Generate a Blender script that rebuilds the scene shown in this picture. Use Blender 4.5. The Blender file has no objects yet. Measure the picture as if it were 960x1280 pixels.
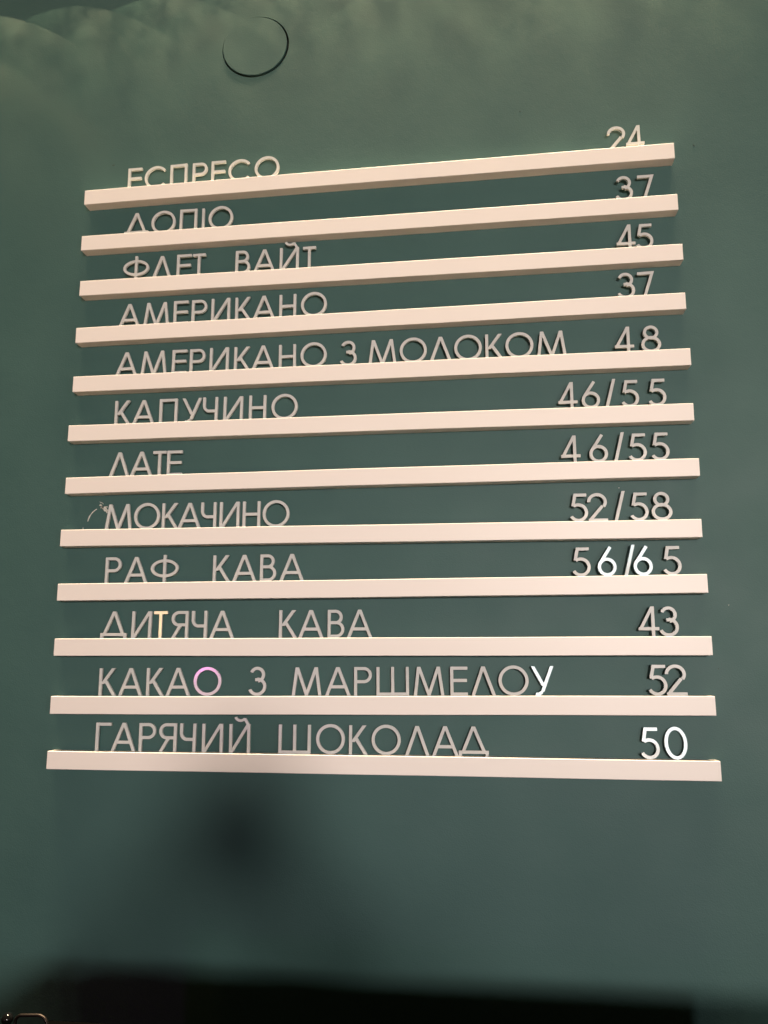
import bpy, bmesh, math, random
from mathutils import Vector, Matrix
from mathutils.geometry import delaunay_2d_cdt, tessellate_polygon
random.seed(7)
C = bpy.context.scene.collection
S = bpy.context.scene
R = math.radians

# ------------------------------------------------------------ camera
CAM = Vector((0.1477, -0.9673, 0.1161))
cd = bpy.data.cameras.new('camera'); cam = bpy.data.objects.new('camera', cd); C.objects.link(cam)
right = Vector((0.99175, 0.12821, -0.00119)); fwd = Vector((-0.12598, 0.97615, 0.17679)); up = Vector((0.02382, -0.17518, 0.98425))
m = Matrix((right, up, -fwd)).transposed().to_4x4(); m.translation = CAM
cam.matrix_world = m
cd.sensor_fit = 'HORIZONTAL'; cd.sensor_width = 36; cd.lens = 37.5
cd.clip_start = 0.02; cd.clip_end = 50
S.camera = cam

# ------------------------------------------------------------ light
S.view_settings.view_transform = 'Standard'; S.view_settings.look = 'None'
S.view_settings.gamma = 1; S.view_settings.exposure = -0.1
world = bpy.data.worlds.new('World'); S.world = world; world.use_nodes = True
bg = world.node_tree.nodes['Background']
bg.inputs['Color'].default_value = (1.0, 0.74, 0.44, 1); bg.inputs['Strength'].default_value = 0.040

def area(name, loc, aim, size, power, col, shape='DISK', size_y=None):
    d = bpy.data.lights.new(name, 'AREA'); d.shape = shape; d.size = size
    if size_y: d.size_y = size_y
    d.energy = power; d.color = col
    o = bpy.data.objects.new(name, d); C.objects.link(o); o.location = loc
    o.rotation_euler = (Vector(aim) - Vector(loc)).to_track_quat('-Z', 'Y').to_euler()
    return o
KEY_POS = (1.263, -4.6, 0.60)
key = area('ceiling_lamp_light', KEY_POS, (-0.04, 0, 0.12), 0.60, 14.8, (1.0, 0.885, 0.815))
key.data.spread = R(56)   # narrowed spread, so the wall dims towards the top
area('right_wall_lamp_light', (1.65, -2.2, 0.12), (0.1, 0, 0.3), 0.09, 8.0, (0.97, 0.96, 0.98))
GOLD = Vector((-1.50, -3.2, 0.30)); PINK = Vector((-1.12, -3.4, -0.12))
area('added_amber_glint_light', GOLD, (-.26, 0, .15), 0.16, 0.85, (1.0, .62, .18))  # added amber source, only there to put a golden glint on one letter
area('added_pink_glint_light', PINK, (-.2, 0, .08), 0.12, 2.2, (1.0, .12, .80))  # made-up pink source, aimed at for the glint on one letter
COOL_GLINT = Vector((1.55, -3.3, 0.40))
area('added_cool_glint_light', COOL_GLINT, (0.3, 0, 0.2), 0.34, 2.3, (0.62, 0.90, 1.0), 'RECTANGLE', 0.34)  # added cool panel out of view, for the shining characters to mirror
def spot(name, loc, aim, power, ang, blend, size, col):
    d = bpy.data.lights.new(name, 'SPOT'); d.energy = power; d.spot_size = R(ang); d.spot_blend = blend
    d.shadow_soft_size = size; d.color = col
    o = bpy.data.objects.new(name, d); C.objects.link(o); o.location = loc
    o.rotation_euler = (Vector(aim) - Vector(loc)).to_track_quat('-Z', 'Y').to_euler()
    return o
# downlights close to the wall, far above: they graze it and the ledges shade what is under them
for k_ in range(9):
    x_ = -.85 + .2*k_
    spot('downlight', (x_, -.085, 2.25), (x_ + (.02, -.015, .01)[k_ % 3], -.085 - math.sin(R(34.5)), 2.25 - math.cos(R(34.5))), 175, 80, .09, .05, (1.0, .80, .52))
# added lamp over the floor behind the photographer; its bounce brightens the ledge undersides
spot('added_floor_fill_light', (.2, -2.6, 1.3), (.2, -2.6, -1.5), 1400, 62, .5, .05, (1.0, .86, .68))

# ------------------------------------------------------------ helpers
def mesh_obj(name, bm, mat, parent=None, smooth=False):
    me = bpy.data.meshes.new(name); bm.to_mesh(me); bm.free()
    if mat: me.materials.append(mat)
    if smooth:
        for f in me.polygons: f.use_smooth = True
    o = bpy.data.objects.new(name, me); C.objects.link(o)
    if parent: o.parent = parent
    return o
def tag(o, label=None, cat=None, group=None, kind=None):
    for k, v in (('label', label), ('category', cat), ('group', group), ('kind', kind)):
        if v: o[k] = v
    return o
def box_bm(x0, x1, y0, y1, z0, z1, bev=0, bm=None, seg=2):
    b = bmesh.new()
    bmesh.ops.create_cube(b, size=1)
    for v in b.verts:
        v.co = Vector(((x0+x1)/2 + v.co.x*(x1-x0), (y0+y1)/2 + v.co.y*(y1-y0), (z0+z1)/2 + v.co.z*(z1-z0)))
    if bev: bmesh.ops.bevel(b, geom=b.edges[:], offset=bev, segments=seg, affect='EDGES', profile=.5)
    if bm is None: return b
    me = bpy.data.meshes.new('tmp'); b.to_mesh(me); b.free(); bm.from_mesh(me); bpy.data.meshes.remove(me)
    return bm
def tube(bm, pts, r, n=10):
    pts = [Vector(q) for q in pts]; rings = []
    for i, q in enumerate(pts):
        t = (pts[min(i+1, len(pts)-1)] - pts[max(i-1, 0)]).normalized()
        a = t.cross(Vector((0.13, 0.2, 1))).normalized(); b = t.cross(a)
        rings.append([bm.verts.new(q + (a*math.cos(k*2*math.pi/n) + b*math.sin(k*2*math.pi/n))*r) for k in range(n)])
    for i in range(len(rings)-1):
        for k in range(n): bm.faces.new((rings[i][k], rings[i][(k+1) % n], rings[i+1][(k+1) % n], rings[i+1][k]))
    bm.faces.new(rings[0][::-1]); bm.faces.new(rings[-1])

# ------------------------------------------------------------ materials
def mat(name, col, rough=.5, metal=0., spec=.5):
    m = bpy.data.materials.new(name); m.use_nodes = True
    b = m.node_tree.nodes['Principled BSDF']
    b.inputs['Base Color'].default_value = (*col, 1); b.inputs['Roughness'].default_value = rough
    b.inputs['Metallic'].default_value = metal; b.inputs['Specular IOR Level'].default_value = spec
    return m, m.node_tree, b
def N(nt, t, **kw):
    n = nt.nodes.new(t)
    for k, v in kw.items():
        if k in n.inputs: n.inputs[k].default_value = v
        else: setattr(n, k, v)
    return n
def coords(nt, scale=(1, 1, 1), obj=True):
    tc = N(nt, 'ShaderNodeTexCoord'); mp = N(nt, 'ShaderNodeMapping'); mp.inputs['Scale'].default_value = scale
    nt.links.new(tc.outputs['Object'], mp.inputs['Vector']); return mp.outputs['Vector']
def bump(nt, b, vec, scale, strength, dist, detail=3, prev=None):
    n = N(nt, 'ShaderNodeTexNoise', Scale=scale, Detail=detail); nt.links.new(vec, n.inputs['Vector'])
    bu = N(nt, 'ShaderNodeBump', Strength=strength, Distance=dist); nt.links.new(n.outputs['Fac'], bu.inputs['Height'])
    if prev: nt.links.new(prev.outputs['Normal'], bu.inputs['Normal'])
    nt.links.new(bu.outputs['Normal'], b.inputs['Normal']); return bu
def vary(nt, b, vec, c0, c1, scale, detail=4, lo=.35, hi=.65):
    n = N(nt, 'ShaderNodeTexNoise', Scale=scale, Detail=detail); nt.links.new(vec, n.inputs['Vector'])
    r = N(nt, 'ShaderNodeValToRGB'); r.color_ramp.elements[0].position = lo; r.color_ramp.elements[1].position = hi
    r.color_ramp.elements[0].color = (*c0, 1); r.color_ramp.elements[1].color = (*c1, 1)
    nt.links.new(n.outputs['Fac'], r.inputs['Fac']); nt.links.new(r.outputs['Color'], b.inputs['Base Color']); return r

M_wall, nt, b = mat('teal_paint', (.05, .115, .105), .55, spec=.35)
v = coords(nt)
vary(nt, b, v, (.042, .100, .094), (.049, .112, .104), 9, 6, .3, .7)
bu = bump(nt, b, v, 650, .22, .0007, 3)
bump(nt, b, v, 35, .06, .004, 3, bu)
rn = N(nt, 'ShaderNodeTexNoise', Scale=14, Detail=5); nt.links.new(v, rn.inputs['Vector'])
mr = N(nt, 'ShaderNodeMapRange'); mr.inputs['To Min'].default_value = .48; mr.inputs['To Max'].default_value = .66
nt.links.new(rn.outputs['Fac'], mr.inputs['Value']); nt.links.new(mr.outputs['Result'], b.inputs['Roughness'])

M_shelf, nt, b = mat('white_lacquer', (.80, .74, .69), .42)
v = coords(nt, (1, 1, 1)); vary(nt, b, v, (.825, .76, .72), (.84, .775, .74), 5, 3)
bump(nt, b, v, 700, .08, .0004, 2)

M_letter, nt, b = mat('silver_acrylic', (.56, .52, .485), .14, .10)
v = coords(nt); bu = bump(nt, b, v, 55, .14, .0010, 2)
b.inputs['Coat Weight'].default_value = .6; b.inputs['Coat Roughness'].default_value = .045
nt.links.new(bu.outputs['Normal'], b.inputs['Coat Normal'])
vary(nt, b, v, (.69, .695, .67), (.765, .77, .75), 60, 3)

M_dark, nt, b = mat('dark_gap', (.008, .010, .009), .9)
bump(nt, b, coords(nt), 200, .3, .001)
M_plaster, nt, b = mat('bare_plaster', (.62, .62, .56), .9); bump(nt, b, coords(nt), 900, .6, .001)
M_speck, nt, b = mat('dark_speck', (.03, .028, .02), .8); bump(nt, b, coords(nt), 900, .3, .001)
M_black, nt, b = mat('black_enamel', (.0015, .0014, .0013), .9, spec=.0); bump(nt, b, coords(nt), 300, .05, .0005)
M_knob, nt, b = mat('polished_black', (.003, .003, .003), .10, spec=.3)
M_rail, nt, b = mat('bronze_steel', (.035, .028, .025), .45, 1.0); bump(nt, b, coords(nt, (1, 1, 30)), 60, .05, .0005)
M_skin, nt, b = mat('skin', (.55, .34, .25), .5); bump(nt, b, coords(nt), 300, .1, .0005)
M_cloth, nt, b = mat('dark_cloth', (.05, .05, .06), .9); bump(nt, b, coords(nt), 500, .3, .001)

M_floor, nt, b = mat('wood_floor', (.42, .31, .21), .5); vary(nt, b, coords(nt, (8, 1, 1)), (.36, .26, .17), (.46, .34, .23), 3)

# ------------------------------------------------------------ wall with the round hatch
WY = 0.0165
HC = (-0.1650, 0.9795); HR = 0.0493
bm = bmesh.new()
X0, X1, Z0, Z1 = -3.0, 3.0, -1.6, 1.9
NS = 96
ring = [bm.verts.new((HC[0] + HR*math.cos(2*math.pi*k/NS), WY, HC[1] + HR*math.sin(2*math.pi*k/NS))) for k in range(NS)]
outer = [bm.verts.new((x, WY, z)) for x, z in ((X0, Z0), (X1, Z0), (X1, Z1), (X0, Z1))]
es = [bm.edges.new((ring[k], ring[(k+1) % NS])) for k in range(NS)] + [bm.edges.new((outer[k], outer[(k+1) % 4])) for k in range(4)]
bmesh.ops.triangle_fill(bm, use_beauty=True, use_dissolve=False, edges=es)
for f in bm.faces:
    f.normal_update()
    if f.normal.y > 0: f.normal_flip()
inner = [bm.verts.new((q.co.x, WY + 0.012, q.co.z)) for q in ring]
for k in range(NS): bm.faces.new((ring[k], ring[(k+1) % NS], inner[(k+1) % NS], inner[k]))
back = [bm.verts.new((x, WY + 0.10, z)) for x, z in ((X0, Z0), (X1, Z0), (X1, Z1), (X0, Z1))]
for k in range(4): bm.faces.new((outer[k], outer[(k+1) % 4], back[(k+1) % 4], back[k]))
bm.faces.new(back[::-1])
wall = mesh_obj('wall', bm, M_wall); tag(wall, kind='structure')
wall['label'] = 'teal green painted wall behind the menu'

hatch = bpy.data.objects.new('round_cover', None); C.objects.link(hatch); hatch.location = (HC[0], WY, HC[1])
tag(hatch, 'round cover disc painted teal like the wall, near the top left', 'wall cover')
bm = bmesh.new()
bmesh.ops.create_cone(bm, cap_ends=True, segments=96, radius1=HR-.0003, radius2=HR-.0003, depth=.001, matrix=Matrix.Translation((0, .0105, 0)) @ Matrix.Rotation(R(90), 4, 'X'))
mesh_obj('recess', bm, M_dark, hatch)
bm = bmesh.new()
bmesh.ops.create_cone(bm, cap_ends=True, segments=128, radius1=.0471, radius2=.0471, depth=.004, matrix=Matrix.Rotation(R(90), 4, 'X'))
bmesh.ops.bevel(bm, geom=[e for e in bm.edges if abs(e.verts[0].co.y - e.verts[1].co.y) < 1e-6 and len(e.link_faces) == 2], offset=.0004, segments=2, affect='EDGES')
disc = mesh_obj('disc', bm, M_wall, hatch); disc.location = (-.0009, .0010, .0011); disc.rotation_euler = (R(.15), 0, R(.5))

def patch(name, pts, mat_, y=WY, t=.0004, parent=wall):
    """a thin flake or scratch stuck on the wall, following pts with half-widths"""
    bm = bmesh.new(); L_ = []; Rr = []
    for i, (x, z, w) in enumerate(pts):
        a = pts[max(i-1, 0)]; c = pts[min(i+1, len(pts)-1)]
        d = Vector((c[0]-a[0], c[1]-a[1])); d = d.normalized() if d.length else Vector((1, 0)); nrm = Vector((-d.y, d.x))
        L_.append((x + nrm.x*w, z + nrm.y*w)); Rr.append((x - nrm.x*w, z - nrm.y*w))
    f0 = [bm.verts.new((x, y - t, z)) for x, z in L_ + Rr[::-1]]
    b0 = [bm.verts.new((x, y + .0002, z)) for x, z in L_ + Rr[::-1]]
    n = len(L_)
    for i in range(n-1): bm.faces.new((f0[i], f0[i+1], f0[2*n-2-i], f0[2*n-1-i]))
    for i in range(2*n): bm.faces.new((f0[i], f0[(i+1) % (2*n)], b0[(i+1) % (2*n)], b0[i]))
    bmesh.ops.recalc_face_normals(bm, faces=bm.faces)
    o = mesh_obj(name, bm, mat_, parent); return o

# ------------------------------------------------------------ glyphs (millimetres)
SW = 3.7
def hleg(x0, y0, x1, y1, w=SW):
    L_ = math.hypot(x1-x0, y1-y0); t = w*L_/abs(y1-y0)/2
    return [[(x0-t, y0), (x0+t, y0), (x1+t, y1), (x1-t, y1)]]
def V(x, y0=0, y1=34): return [[(x, y0), (x+SW, y0), (x+SW, y1), (x, y1)]]
def B(x0, x1, y): return [[(x0, y-SW/2), (x1, y-SW/2), (x1, y+SW/2), (x0, y+SW/2)]]
def arc(cx, cy, rx, ry, a0, a1, w=SW, n=None):
    """rx, ry are outer radii"""
    n = n or max(6, int(abs(a1-a0)/7)); out = []; pts = []
    for i in range(n+1):
        a = R(a0 + (a1-a0)*i/n)
        pts.append(((cx+rx*math.cos(a), cy+ry*math.sin(a)), (cx+(rx-w)*math.cos(a), cy+(ry-w)*math.sin(a))))
    for i in range(n): out.append([pts[i][0], pts[i+1][0], pts[i+1][1], pts[i][1]])
    return out
def seg(x0, y0, x1, y1, w=SW):
    d = Vector((x1-x0, y1-y0)).normalized()*w/2
    return [[(x0-d.y, y0+d.x), (x0+d.y, y0-d.x), (x1+d.y, y1-d.x), (x1-d.y, y1+d.x)]]
def bowl(x0, x1, ylo, yhi):
    r = (yhi-ylo)/2
    return B(x0, x1-r+.05, yhi-SW/2) + B(x0, x1-r+.05, ylo+SW/2) + arc(x1-r, (ylo+yhi)/2, r, r, -90, 90)
def mirror(ps, W): return [[(W-x, y) for x, y in q] for q in ps]
three = lambda: arc(11.4, 25.3, 9.6, 9.6, 158, -80) + arc(11.4, 11.0, 11.4, 11.0, 88, -158) + B(9.0, 12.6, 19.4)
G = {
 'А': (32, hleg(2.3, 0, 15.9, 34, 3.7) + hleg(29.7, 0, 16.1, 34, 3.7) + B(6.5, 25.5, 10.6)),
 'Л': (29.5, hleg(2.3, 0, 14.65, 34, 3.8) + hleg(27.2, 0, 14.85, 34, 3.8)),
 'Д': (35, hleg(4.2, 3.0, 17.4, 34) + hleg(30.8, 3.0, 17.6, 34) + B(0, 35, 4.9) + V(0, 0, 4.5) + V(31.1, 0, 4.5)),
 'Е': (20.6, V(0) + B(1, 20.6, 32.05) + B(1, 19.8, 17.8) + B(1, 20.6, 1.95)),
 'С': (33.5, arc(17.4, 17.3, 17.4, 17.3, 40, 320)),
 'П': (25, V(0) + V(21.1) + B(1, 24, 32.05)),
 'Р': (21.6, V(0) + bowl(1, 21.6, 14.8, 34)),
 'О': (35, arc(17.5, 17.5, 17.5, 17.5, 0, 360, n=56)),
 'І': (3.9, V(0)),
 'Ф': (37, arc(18.5, 18.6, 18.5, 11.6, 0, 360, n=52) + V(16.55, 0, 36)),
 'Т': (18, V(7.05) + B(0, 18, 32.05)),
 'В': (20.8, V(0) + bowl(1, 18.6, 16.4, 34) + bowl(1, 20.8, 0, 20.2)),
 'Й': (26.4, V(0) + V(22.5) + hleg(2.6, 0, 23.8, 34, 3.6) + arc(13.9, 45.2, 8.6, 8.6, 205, 318, 3.0) + seg(19.0, 40.6, 24.4, 32.0, 3.2)),
 'И': (26.4, V(0) + V(22.5) + hleg(2.6, 0, 23.8, 34, 3.6)),
 'М': (37, hleg(2.1, 0, 6.6, 34, 3.7) + hleg(34.9, 0, 30.4, 34, 3.7) + hleg(18.3, 1.5, 6.8, 34, 3.7) + hleg(18.7, 1.5, 30.2, 34, 3.7) + [[(16.6, 0), (20.4, 0), (20.8, 2.2), (16.2, 2.2)]]),
 'К': (23, V(0) + hleg(4.6, 14.6, 18.6, 34, 3.8) + hleg(20.7, 0, 7.8, 19.6, 3.8)),
 'Н': (23.2, V(0) + V(19.3) + B(1, 22, 17.4)),
 'З': (23, three()),
 'У': (27, hleg(12.6, 4.6, 24.9, 34) + hleg(14.1, 11.5, 2.3, 34) + arc(7.0, 6.2, 7.0, 6.2, -22, -118)),
 'Ч': (20.7, V(16.8) + V(0, 22.6, 34) + arc(9.6, 22.8, 9.6, 9.6, 180, 270) + B(9.4, 18, 15.15)),
 'Я': (22.4, mirror(V(0) + bowl(1, 22.4, 14.8, 34), 22.4) + hleg(2.4, 0, 12.2, 16.5)),
 'Ш': (39.6, V(0) + V(17.85) + V(35.7) + B(1, 38, 1.95)),
 'Г': (19.6, V(0) + B(1, 19.6, 32.05)),
 '2': (23.8, arc(11.6, 24.3, 11.6, 10.9, 180, -38) + seg(17.9, 19.4, 3.6, 2.6) + B(1.2, 23.8, 1.95)),
 '3': (22.9, three()),
 '4': (23.8, hleg(2.6, 8.4, 16.9, 35, 3.5) + V(15.2, 0, 35) + B(.6, 23.8, 9.2)),
 '5': (22.6, B(6.2, 21.4, 33.05) + hleg(5.0, 19.5, 8.2, 35) + arc(11.3, 11.5, 11.3, 11.5, 127, -152)),
 '6': (22.2, arc(11.1, 11.1, 11.1, 11.1, 0, 360, n=40) + seg(3.4, 16.3, 15.6, 35)),
 '7': (21, B(0, 19.2, 33.05) + hleg(7.2, 0, 18.9, 35)),
 '8': (23.8, arc(11.9, 26.1, 9.3, 9.0, 0, 360, n=40) + arc(11.9, 10.7, 11.9, 10.7, 0, 360, n=44)),
 '/': (14, hleg(2.2, 0, 11.8, 37)),
 '0': (25.4, arc(12.7, 18, 12.7, 18, 0, 360, n=56)),
}
def glyph_mesh(ch, name, thick=3.1):
    W, polys = G[ch]
    vs = []; fs = []
    for q in polys:
        a = sum(q[i][0]*q[(i+1) % len(q)][1] - q[(i+1) % len(q)][0]*q[i][1] for i in range(len(q)))
        if a < 0: q = q[::-1]
        fs.append(list(range(len(vs), len(vs)+len(q)))); vs += [Vector(t) for t in q]
    V2, E2, F2, ov, oe, of = delaunay_2d_cdt(vs, [], fs, 0, 1e-3)
    keep = [f for f, o in zip(F2, of) if len(o)]
    # boundary loops
    cnt = {}
    for f in keep:
        for i in range(len(f)):
            cnt[(f[i], f[(i+1) % len(f)])] = 1
    nxt = {}
    for (a, b_) in cnt:
        if (b_, a) not in cnt: nxt.setdefault(a, []).append(b_)
    loops = []
    while nxt:
        s = next(iter(nxt)); cur = s; loop = []
        while True:
            loop.append(cur); l = nxt[cur]; n_ = l.pop()
            if not l: del nxt[cur]
            cur = n_
            if cur == s: break
        loops.append([V2[i].copy() for i in loop])
    out = []
    for lp in loops:
        # drop collinear points, then round real corners
        q = [p_ for i, p_ in enumerate(lp) if (p_ - lp[i-1]).length > .02]
        q2 = []
        for i, p_ in enumerate(q):
            a = p_ - q[i-1]; c = q[(i+1) % len(q)] - p_
            if abs(a.angle_signed(c)) > R(.4): q2.append(p_)
        q3 = []
        for i, p_ in enumerate(q2):
            a = p_ - q2[i-1]; c = q2[(i+1) % len(q2)] - p_
            ang = abs(a.angle_signed(c))
            if ang > R(28):
                r_ = min(.55, a.length*.42, c.length*.42)
                A = p_ - a.normalized()*r_; D = p_ + c.normalized()*r_
                for t in (0, .33, .67, 1): q3.append(A*(1-t)**2 + p_*2*t*(1-t) + D*t*t)
            else: q3.append(p_)
        if len(q3) > 2: out.append(q3)
    tri = tessellate_polygon([[Vector((v_.x, v_.y, 0)) for v_ in lp] for lp in out])
    flat = [v_ for lp in out for v_ in lp]
    bm = bmesh.new(); s = .001
    fr = [bm.verts.new(((v_.x - W/2)*s, 0, v_.y*s)) for v_ in flat]
    bk = [bm.verts.new(((v_.x - W/2)*s, thick*s, v_.y*s)) for v_ in flat]
    for t in tri:
        try:
            bm.faces.new([fr[i] for i in t]); bm.faces.new([bk[i] for i in t[::-1]])
        except ValueError: pass
    o_ = 0
    for lp in out:
        n_ = len(lp)
        for i in range(n_):
            j = (i+1) % n_; bm.faces.new((fr[o_+i], fr[o_+j], bk[o_+j], bk[o_+i]))
        o_ += n_
    bmesh.ops.recalc_face_normals(bm, faces=bm.faces)
    me = bpy.data.meshes.new(name); bm.to_mesh(me); bm.free(); me.materials.append(M_letter)
    return me

# ------------------------------------------------------------ shelves
SH = [(-0.4015, 0.3986, 0.7618, 0.7642), (-0.4013, 0.3984, 0.692, 0.6921), (-0.399, 0.4001, 0.6249, 0.6236), (-0.4, 0.3992, 0.5565, 0.5584), (-0.3991, 0.4004, 0.487, 0.4856), (-0.4009, 0.3993, 0.4189, 0.4158), (-0.3996, 0.4012, 0.3474, 0.3476), (-0.4013, 0.399, 0.2777, 0.274), (-0.4003, 0.4009, 0.2075, 0.2088), (-0.3994, 0.4009, 0.138, 0.1374), (-0.3991, 0.3998, 0.0665, 0.0706), (-0.3985, 0.4007, 0.0004, -0.0003)]
SHH = .0216
ORD = ['topmost', 'second', 'third', 'fourth', 'fifth', 'sixth', 'seventh', 'eighth', 'ninth', 'tenth', 'eleventh', 'lowest']
TEXT = ['ЕСПРЕСО', 'ДОПІО', 'ФЛЕТ ВАЙТ', 'АМЕРИКАНО', 'АМЕРИКАНО З МОЛОКОМ', 'КАПУЧИНО', 'ЛАТЕ', 'МОКАЧИНО', 'РАФ КАВА', 'ДИТЯЧА КАВА', 'КАКАО З МАРШМЕЛОУ', 'ГАРЯЧИЙ ШОКОЛАД']
PRICE = ['24', '37', '45', '37', '48', '46/55', '46/55', '52/58', '56/65', '43', '52', '50']
def shelf(i):
    xa, xb, za, zb = SH[i]; L_ = xb - xa
    # a solid batten, fixed to the wall; slightly uneven arrises
    bm = bmesh.new(); n = 24; secs = []
    y0, y1 = 0.0, WY - .0004
    prof = [(y0+.0006, 0), (y0+.00018, -.00018), (y0, -.0006), (y0, -SHH+.0006), (y0+.00018, -SHH+.00018), (y0+.0006, -SHH), (y1, -SHH), (y1, 0)]
    for k in range(n+1):
        t = k/n; x = -L_/2 + L_*t
        dz = .00018*math.sin(t*5+i) + .00010*math.sin(t*17+2*i)
        secs.append([bm.verts.new((x, yy, zz + dz)) for yy, zz in prof])
    for k in range(n):
        for j in range(len(prof)):
            jj = (j+1) % len(prof); bm.faces.new((secs[k][j], secs[k][jj], secs[k+1][jj], secs[k+1][j]))
    bm.faces.new(secs[0]); bm.faces.new(secs[-1])
    bmesh.ops.recalc_face_normals(bm, faces=bm.faces)
    ends = [e for e in bm.edges if e.verts[0].co.x == e.verts[1].co.x and abs(abs(e.verts[0].co.x) - L_/2) < 1e-6 and e.calc_length() > .003]
    bmesh.ops.bevel(bm, geom=ends, offset=.0005, segments=2, affect='EDGES')
    o = mesh_obj('shelf', bm, M_shelf)
    o.location = ((xa+xb)/2, 0, (za+zb)/2); o.rotation_euler = (0, -math.atan2(zb-za, L_), 0)
    tag(o, 'white ledge of the menu under %s and %s, %s of the twelve' % (TEXT[i], PRICE[i], ORD[i]), 'shelf', 'white menu ledges on the teal wall')
for i in range(12): shelf(i)
def ztop(i, x):
    xa, xb, za, zb = SH[i]; return za + (zb-za)*(x-xa)/(xb-xa)

# ------------------------------------------------------------ letters and digits
ROW = {
1: [['Е:-332.1', 'С:-301.4', 'П:-267.6', 'Р:-237.0', 'Е:-210.0', 'С:-179.4', 'О:-140.7'], ['2:329.2', '4:352.6']],
2: [['Д:-326.0', 'О:-287.0', 'П:-250.6', 'І:-229.4', 'О:-204.1'], ['3:334.4', '7:362.7']],
3: [['Ф:-323.0', 'Л:-285.9', 'Е:-253.8', 'Т:-232.9', 'В:-170.9', 'А:-141.1', 'Й:-106.4', 'Т:-79.0'], ['4:333.2', '5:356.0']],
4: [['А:-328.6', 'М:-290.1', 'Е:-255.1', 'Р:-229.6', 'И:-199.4', 'К:-167.9', 'А:-139.6', 'Н:-107.2', 'О:-71.5'], ['3:329.8', '7:355.5']],
5: [['А:-328.6', 'М:-290.2', 'Е:-254.4', 'Р:-229.3', 'И:-199.0', 'К:-167.3', 'А:-139.1', 'Н:-106.1', 'О:-71.0'], ['З:-25.2'], ['М:19.9', 'О:59.9', 'Л:95.2', 'О:130.3', 'К:163.8', 'О:195.2', 'М:235.2'], ['4:323.9', '8:356.6']],
6: [['К:-329.6', 'А:-301.3', 'П:-266.2', 'У:-234.6', 'Ч:-208.8', 'И:-177.8', 'Н:-144.5', 'О:-108.7'], ['4:252.0', '6:280.3', '/:304.0', '5:326.9', '5:359.1']],
7: [['Л:-330.4', 'А:-300.4', 'Т:-275.0', 'Е:-254.5'], ['4:252.8', '6:286.5', '/:311.0', '5:332.1', '5:358.6']],
8: [['М:-327.2', 'О:-288.7', 'К:-256.7', 'А:-231.5', 'Ч:-205.5', 'И:-177.7', 'Н:-148.6', 'О:-116.8'], ['5:259.1', '2:281.7', '/:307.7', '5:330.0', '8:356.8']],
9: [['Р:-330.3', 'А:-299.6', 'Ф:-261.1'], ['К:-185.5', 'А:-156.1', 'В:-125.2', 'А:-94.9'], ['5:259.1', '6:289.8', '/:315.8', '6:331.3', '5:364.0']],
10: [['Д:-325.2', 'И:-288.7', 'Т:-263.0', 'Я:-238.1', 'Ч:-212.2', 'А:-182.9'], ['К:-98.0', 'А:-69.3', 'В:-37.9', 'А:-8.5'], ['4:333.3', '3:356.1']],
11: [['К:-328.8', 'А:-299.0', 'К:-266.2', 'А:-236.8', 'О:-198.5'], ['З:-135.4'], ['М:-73.4', 'А:-34.9', 'Р:-4.0', 'Ш:32.2', 'М:75.7', 'Е:111.5', 'Л:140.4', 'О:175.8', 'У:209.9'], ['5:339.2', '2:360.4']],
12: [['Г:-330.6', 'А:-304.5', 'Р:-273.0', 'Я:-247.0', 'Ч:-221.2', 'И:-189.8', 'Й:-155.4'], ['Ш:-87.1', 'О:-43.3', 'К:-9.3', 'О:24.0', 'Л:61.0', 'А:94.1', 'Д:127.3'], ['5:326.9', '0:356.5']],
}
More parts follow.
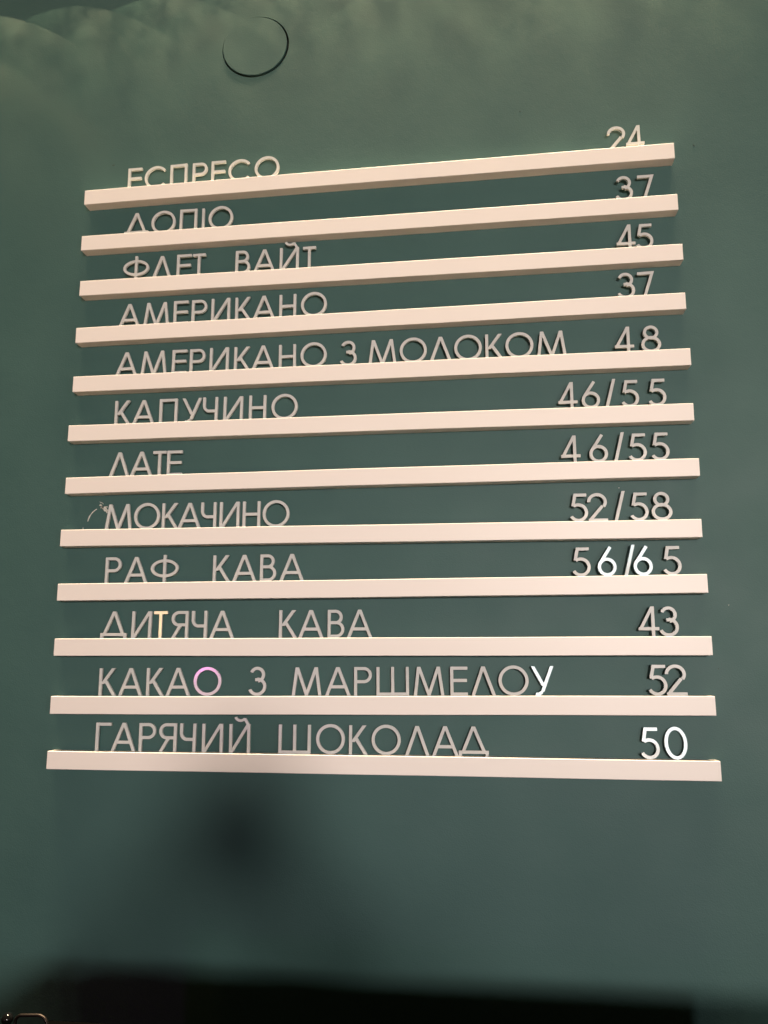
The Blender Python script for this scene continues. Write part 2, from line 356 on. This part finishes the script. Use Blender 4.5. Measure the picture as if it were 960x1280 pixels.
# words per row (ВАЙТ is split off ФЛЕТ here)
ROW[3] = [ROW[3][0][:4], ROW[3][0][4:], ROW[3][1]]
BRIGHT = {(9, '6', 289.8), (9, '/', 315.8), (9, '6', 331.3), (12, '0', 356.5), (12, '5', 326.9), (11, 'У', 209.9), (10, 'Т', -263.0), (11, 'О', -198.5)}
CNT = ['first', 'second', 'third', 'fourth']
MESH = {}
for r, words in ROW.items():
    for wi, word in enumerate(words):
        txt = ''.join(e.split(':')[0] for e in word)
        is_price = wi == len(words)-1
        seen = {}
        for k, e in enumerate(word):
            ch, x = e.split(':'); x = float(x)
            n_ = seen.get(ch, 0); seen[ch] = n_+1
            nm = 'slash' if ch == '/' else ('digit' if is_price else 'letter')
            if ch not in MESH: MESH[ch] = glyph_mesh(ch, nm + '_mesh')
            o = bpy.data.objects.new(nm, MESH[ch]); C.objects.link(o)
            X = x*.001; Zt = ztop(r-1, X)
            yj = .0078 + (.0007 if k % 2 else 0) + random.uniform(-.0002, .0002)
            o.location = (X, yj, Zt + .0001)
            pitch, yaw = R(random.uniform(-.5, .5)), R(random.uniform(-1.0, .6))
            P = Vector((X, yj, Zt + .018)); tc_ = (CAM-P).normalized()
            p0_, w0_ = pitch, yaw; cand = sorted([(R(a_*.5), R(b_*.5)) for a_ in range(-9, 10) for b_ in range(-14, 15)], key=lambda q_: q_[0]**2*1.6 + q_[1]**2)
            for dp_, dw_ in cand:
                pitch, yaw = p0_ + dp_, w0_ + dw_
                nn = Vector((math.sin(yaw)*math.cos(pitch), -math.cos(yaw)*math.cos(pitch), -math.sin(pitch)))
                rf = nn*2*nn.dot(tc_) - tc_
                if rf.angle(Vector((1.65, -2.2, .12))-P) > R(6) and rf.angle(Vector(KEY_POS)-P) > R(9.5) and rf.angle(COOL_GLINT-P) > R(8) and rf.angle(GOLD-P) > R(6) and rf.angle(PINK-P) > R(6): break
            if (r, ch, x) in BRIGHT:
                tgt = COOL_GLINT.copy()
                if r == 10: tgt = GOLD.copy()
                if (r, ch) == (11, 'О'): tgt = PINK + Vector((.06, 0, -.12))
                if (r, ch) == (12, '5'): tgt += Vector((-.10, 0, -.17))
                if (r, ch, x) == (9, '/', 315.8): tgt += Vector((.05, 0, -.16))
                nn = ((CAM-P).normalized() + (tgt-P).normalized()).normalized()
                pitch, yaw = -math.asin(nn.z), math.atan2(nn.x, -nn.y)
            o.rotation_euler = (pitch, R(random.uniform(-.35, .35)) - math.atan2(SH[r-1][3]-SH[r-1][2], .8), yaw)
            look = 'silver'
            if (r, ch, x) in BRIGHT: look = {(10, 'Т'): 'golden glinting', (11, 'О'): 'pink glinting'}.get((r, ch), 'shining white')
            rep = word_rep = sum(1 for e2 in word if e2.split(':')[0] == ch) > 1
            which = (CNT[n_] + ' ' if rep else '') + ch
            kind = 'slash' if ch == '/' else nm
            sd = ''
            if len(words) == 3: sd = ('left word ', 'right word ')[wi] if wi < 2 else ''
            if len(words) == 4: sd = ('left word ', '', 'right word ')[wi] if wi < 3 else ''
            POS = ['first', 'second', 'third', 'fourth', 'fifth', 'sixth', 'seventh', 'eighth', 'ninth']
            if is_price:
                pos_ = POS[k] + ' of' if k < len(word)-1 else 'last of'
                lab = '%s %s %s, %s the price %s on the %s ledge' % (look, kind, '' if ch == '/' else ch, pos_, txt, ORD[r-1])
                lab = lab.replace(' ,', ',')
            elif len(word) == 1:
                lab = '%s letter %s standing alone between two words on the %s ledge' % (look, ch, ORD[r-1])
            else:
                pos_ = POS[k] if k < len(word)-1 else 'last'
                lab = '%s letter %s, %s in %s%s on the %s ledge' % (look, ch, pos_, sd, txt, ORD[r-1])
            tag(o, lab, kind, 'silver price characters on the ledges' if is_price else 'silver letters of the drink names')

# ------------------------------------------------------------ marks on the wall
def wig(x, z, dx, dz, n, w, amp):
    return [(x + dx*i/n + random.uniform(-amp, amp), z + dz*i/n + random.uniform(-amp, amp), w*(.35 + random.random()*.65)) for i in range(n+1)]
def arcp(cx, cz, r, a0, a1, n, w): return [(cx + r*math.cos(R(a0+(a1-a0)*i/n)), cz + r*math.sin(R(a0+(a1-a0)*i/n)), w*(.3+random.random()*.7)) for i in range(n+1)]
patch('scratch', arcp(-.352, .288, .022, 172, 118, 6, .0008), M_plaster)
patch('scratch', arcp(-.350, .287, .023, 108, 84, 4, .0009), M_plaster)
patch('scratch', wig(-.3585, .3135, .012, -.0085, 6, .0015, .0006), M_plaster)
patch('scratch', wig(-.3560, .3110, .009, -.0090, 5, .0016, .0005), M_plaster)
patch('scratch', wig(-.3590, .3170, .006, -.003, 3, .0005, .0003), M_plaster)
patch('scratch', wig(-.3800, .2830, .0005, -.006, 3, .0005, .0002), M_plaster)
patch('scratch', wig(-.3720, .8090, .0038, .0005, 3, .0004, .0002), M_speck)
patch('scratch', wig(.4270, .7700, .0012, -.0028, 3, .0004, .0002), M_speck)
patch('speck', wig(.2062, .8390, .0014, .0007, 2, .0005, .0001), M_speck)
patch('speck', wig(-.397, .330, .002, 0, 2, .0011, .0002), M_wall)
for _ in range(6):
    patch('speck', wig(random.uniform(-.42, .45), random.choice((random.uniform(.15, .32), random.uniform(-.2, 1.0))), random.uniform(-.0012, .0012), random.uniform(-.001, .001), 2, random.uniform(.0003, .0006), .0002), random.choice((M_speck, M_plaster)), t=.0002)

# ------------------------------------------------------------ coffee machine below the menu
mach = bpy.data.objects.new('coffee_machine', None); C.objects.link(mach); mach.location = (.13, -.55, -.60)
tag(mach, 'black coffee machine under the menu, only its top edge in view', 'coffee machine')
def child(name, bm, mt, smooth=False):
    o = mesh_obj(name, bm, mt, mach, smooth); o.matrix_parent_inverse = Matrix.Translation(-mach.location); return o
mach_obj = child('housing', box_bm(-.250, .505, -.85, -.23, -.58, -.2010, .006), M_black)
# bent tube guard at the left end of the top
bm = bmesh.new()
y = -.262
pts = [(-.2625, y, -.26), (-.2625, y, -.1925)]
for a in range(15, 91, 15): pts.append((-.2570 - .0055*math.cos(R(a)), y, -.1925 + .0055*math.sin(R(a))))
pts += [(-.2420, y, -.1862)]
for a in range(75, -1, -15): pts.append((-.2420 + .009*math.cos(R(a)), y, -.1950 + .0088*math.sin(R(a))))
pts += [(-.2325, y, -.24)]
tube(bm, pts, .0014, 12)
child('cup_rail', bm, M_rail, True)
child('side_panel', box_bm(-.2900, -.2430, -.80, -.2660, -.58, -.1985, .003), M_black)
bm = bmesh.new(); bmesh.ops.create_uvsphere(bm, u_segments=20, v_segments=12, radius=.0050, matrix=Matrix.Translation((-.2700, -.262, -.1905)))
child('knob', bm, M_knob, True)

# ------------------------------------------------------------ row of small spotlights above the frame, grazing the wall
def spot_lamp(x, y, z, power, ang, tilt, seed, which):
    root = bpy.data.objects.new('spot_lamp', None); C.objects.link(root); root.location = (x, y, z)
    tag(root, 'small black spotlight above the menu, %s from the left of the row' % which, 'spotlight', 'small spotlights above the menu')
    bm = bmesh.new(); n = 20; rings = []
    for rr, zz in ((.004, .05), (.016, .05), (.016, .0), (.014, .0), (.014, .02), (.004, .02)):
        rings.append([bm.verts.new((rr*math.cos(2*math.pi*k/n), rr*math.sin(2*math.pi*k/n), zz)) for k in range(n)])
    for i in range(len(rings)-1):
        for k in range(n): bm.faces.new((rings[i][k], rings[i][(k+1) % n], rings[i+1][(k+1) % n], rings[i+1][k]))
    bmesh.ops.recalc_face_normals(bm, faces=bm.faces)
    sh = mesh_obj('shade', bm, M_black, root)
    d = bpy.data.lights.new('bulb_light', 'SPOT'); d.energy = power; d.color = (1.0, .83, .46); d.spot_size = R(ang); d.spot_blend = .015
    d.shadow_soft_size = .0012
    d.use_nodes = True; nt = d.node_tree; em = nt.nodes['Emission']
    tc = N(nt, 'ShaderNodeTexCoord'); mp = N(nt, 'ShaderNodeMapping'); mp.inputs['Location'].default_value = (seed*3.1, seed, 0)
    nz = N(nt, 'ShaderNodeTexNoise', Scale=5.0, Detail=3.0); nz.inputs['Roughness'].default_value = .6
    mr = N(nt, 'ShaderNodeMapRange'); mr.inputs['From Min'].default_value = .36; mr.inputs['From Max'].default_value = .66
    mr.inputs['To Min'].default_value = .25; mr.inputs['To Max'].default_value = 1.7
    nt.links.new(tc.outputs['Normal'], mp.inputs['Vector']); nt.links.new(mp.outputs['Vector'], nz.inputs['Vector'])
    nt.links.new(nz.outputs['Fac'], mr.inputs['Value']); nt.links.new(mr.outputs['Result'], em.inputs['Strength'])
    o = bpy.data.objects.new('bulb_light', d); C.objects.link(o); o.parent = root; o.location = (0, 0, -.002)
    o.rotation_euler = (R(tilt), 0, 0)
for i, x in enumerate((-.74, -.60, -.46, -.32, -.18, -.04, .10, .24, .38, .52)):
    spot_lamp(x, -.105, 1.185, .58, 100, 0, i*1.7, ('first', 'second', 'third', 'fourth', 'fifth', 'sixth', 'seventh', 'eighth', 'ninth', 'tenth')[i])

# ------------------------------------------------------------ counter, floor and the photographer behind the camera
o = mesh_obj('floor', box_bm(-3, 3, -6, WY, -1.56, -1.5), M_floor); tag(o, kind='structure')
cnt = mesh_obj('counter', box_bm(-1.3, 1.3, -.92, -.01, -1.5, -.582, .004), M_black)
tag(cnt, 'dark counter under the black coffee machine', 'counter')

def skin(name, verts, edges, radii, mt, sub=2, parent=None):
    me = bpy.data.meshes.new(name); me.from_pydata(verts, edges, []); o = bpy.data.objects.new(name, me); C.objects.link(o)
    me.materials.append(mt)
    md = o.modifiers.new('skin', 'SKIN'); md.use_smooth_shade = True
    for v_, r_ in zip(me.skin_vertices[0].data, radii): v_.radius = (r_, r_) if not isinstance(r_, tuple) else r_
    me.skin_vertices[0].data[0].use_root = True
    sb = o.modifiers.new('sub', 'SUBSURF'); sb.levels = sb.render_levels = sub
    if parent: o.parent = parent
    return o
px_, py_ = .37, -1.42; dz_ = 0
T = CAM - up*.052 - fwd*.010
per = bpy.data.objects.new('person', None); C.objects.link(per)
tag(per, 'person in dark clothes holding up a phone to photograph the menu', 'person')
vs = [(px_, py_, -.72), (px_, py_, -.52), (px_, py_, -.38), (px_, py_+.01, -.28), (px_, py_+.02, -.18), (px_, py_+.03, -.10), (px_, py_+.04, -.02), (px_, py_+.035, .02)]
rd = [(.15, .11), (.13, .10), (.16, .11), (.11, .09), (.055, .055), (.07, .08), (.078, .095), (.06, .07)]
ed = [(i, i+1) for i in range(7)]
for sx in (-1, 1):
    b0_ = len(vs)
    hand = T + right*sx*.040 - up*.012 - fwd*.012
    vs += [(px_+sx*.18, py_, -.31), (px_-.08+sx*.27, py_+.24, -.35), (hand.x+sx*.045, hand.y-.06, hand.z-.10), (hand.x+sx*.022, hand.y-.012, hand.z-.03)]
    rd += [.06, .045, .028, (.022, .034)]
    ed += [(3, b0_), (b0_, b0_+1), (b0_+1, b0_+2), (b0_+2, b0_+3)]
    w_ = b0_+3
    l0 = len(vs)
    vs += [(px_+sx*.10, py_, -.80), (px_+sx*.12, py_+.02, -1.06), (px_+sx*.13, py_-.01, -1.42), (px_+sx*.14, py_+.12, -1.465)]
    rd += [.09, .062, .042, .034]
    ed += [(0, l0), (l0, l0+1), (l0+1, l0+2), (l0+2, l0+3)]
body = skin('body', vs, ed, rd, M_cloth, 2, per)
for sx in (-1, 1):
    for k in range(4):
        base = T + right*sx*.052 - up*(-.006 + .019*k) - fwd*.016
        a_ = base + right*sx*.004 - fwd*.012 - up*.004
        c_ = T + right*sx*.046 - up*(-.008 + .019*k) + fwd*.009
        d_ = T + right*sx*(.030 + .003*k) - up*(-.009 + .019*k) + fwd*.0125
        skin('finger', [tuple(a_), tuple(base), tuple(c_), tuple(d_)], [(0, 1), (1, 2), (2, 3)], [.010, .0092, .0085, .0075], M_skin, 1, per)
    skin('thumb', [tuple(T + right*sx*.046 - up*.075 - fwd*.020), tuple(T + right*sx*.036 - up*.045 - fwd*.018), tuple(T + right*sx*.022 - up*.022 - fwd*.015)], [(0, 1), (1, 2)], [.012, .010, .008], M_skin, 1, per)
ph = mesh_obj('phone', box_bm(-.0375, .0375, -.004, .004, -.075, .075, .0035), M_black)
mm = Matrix((right, fwd, up)).transposed().to_4x4(); mm.translation = T - up*.004 - fwd*.002; ph.matrix_world = mm
tag(ph, 'black phone held upright in both hands of the photographer', 'phone')
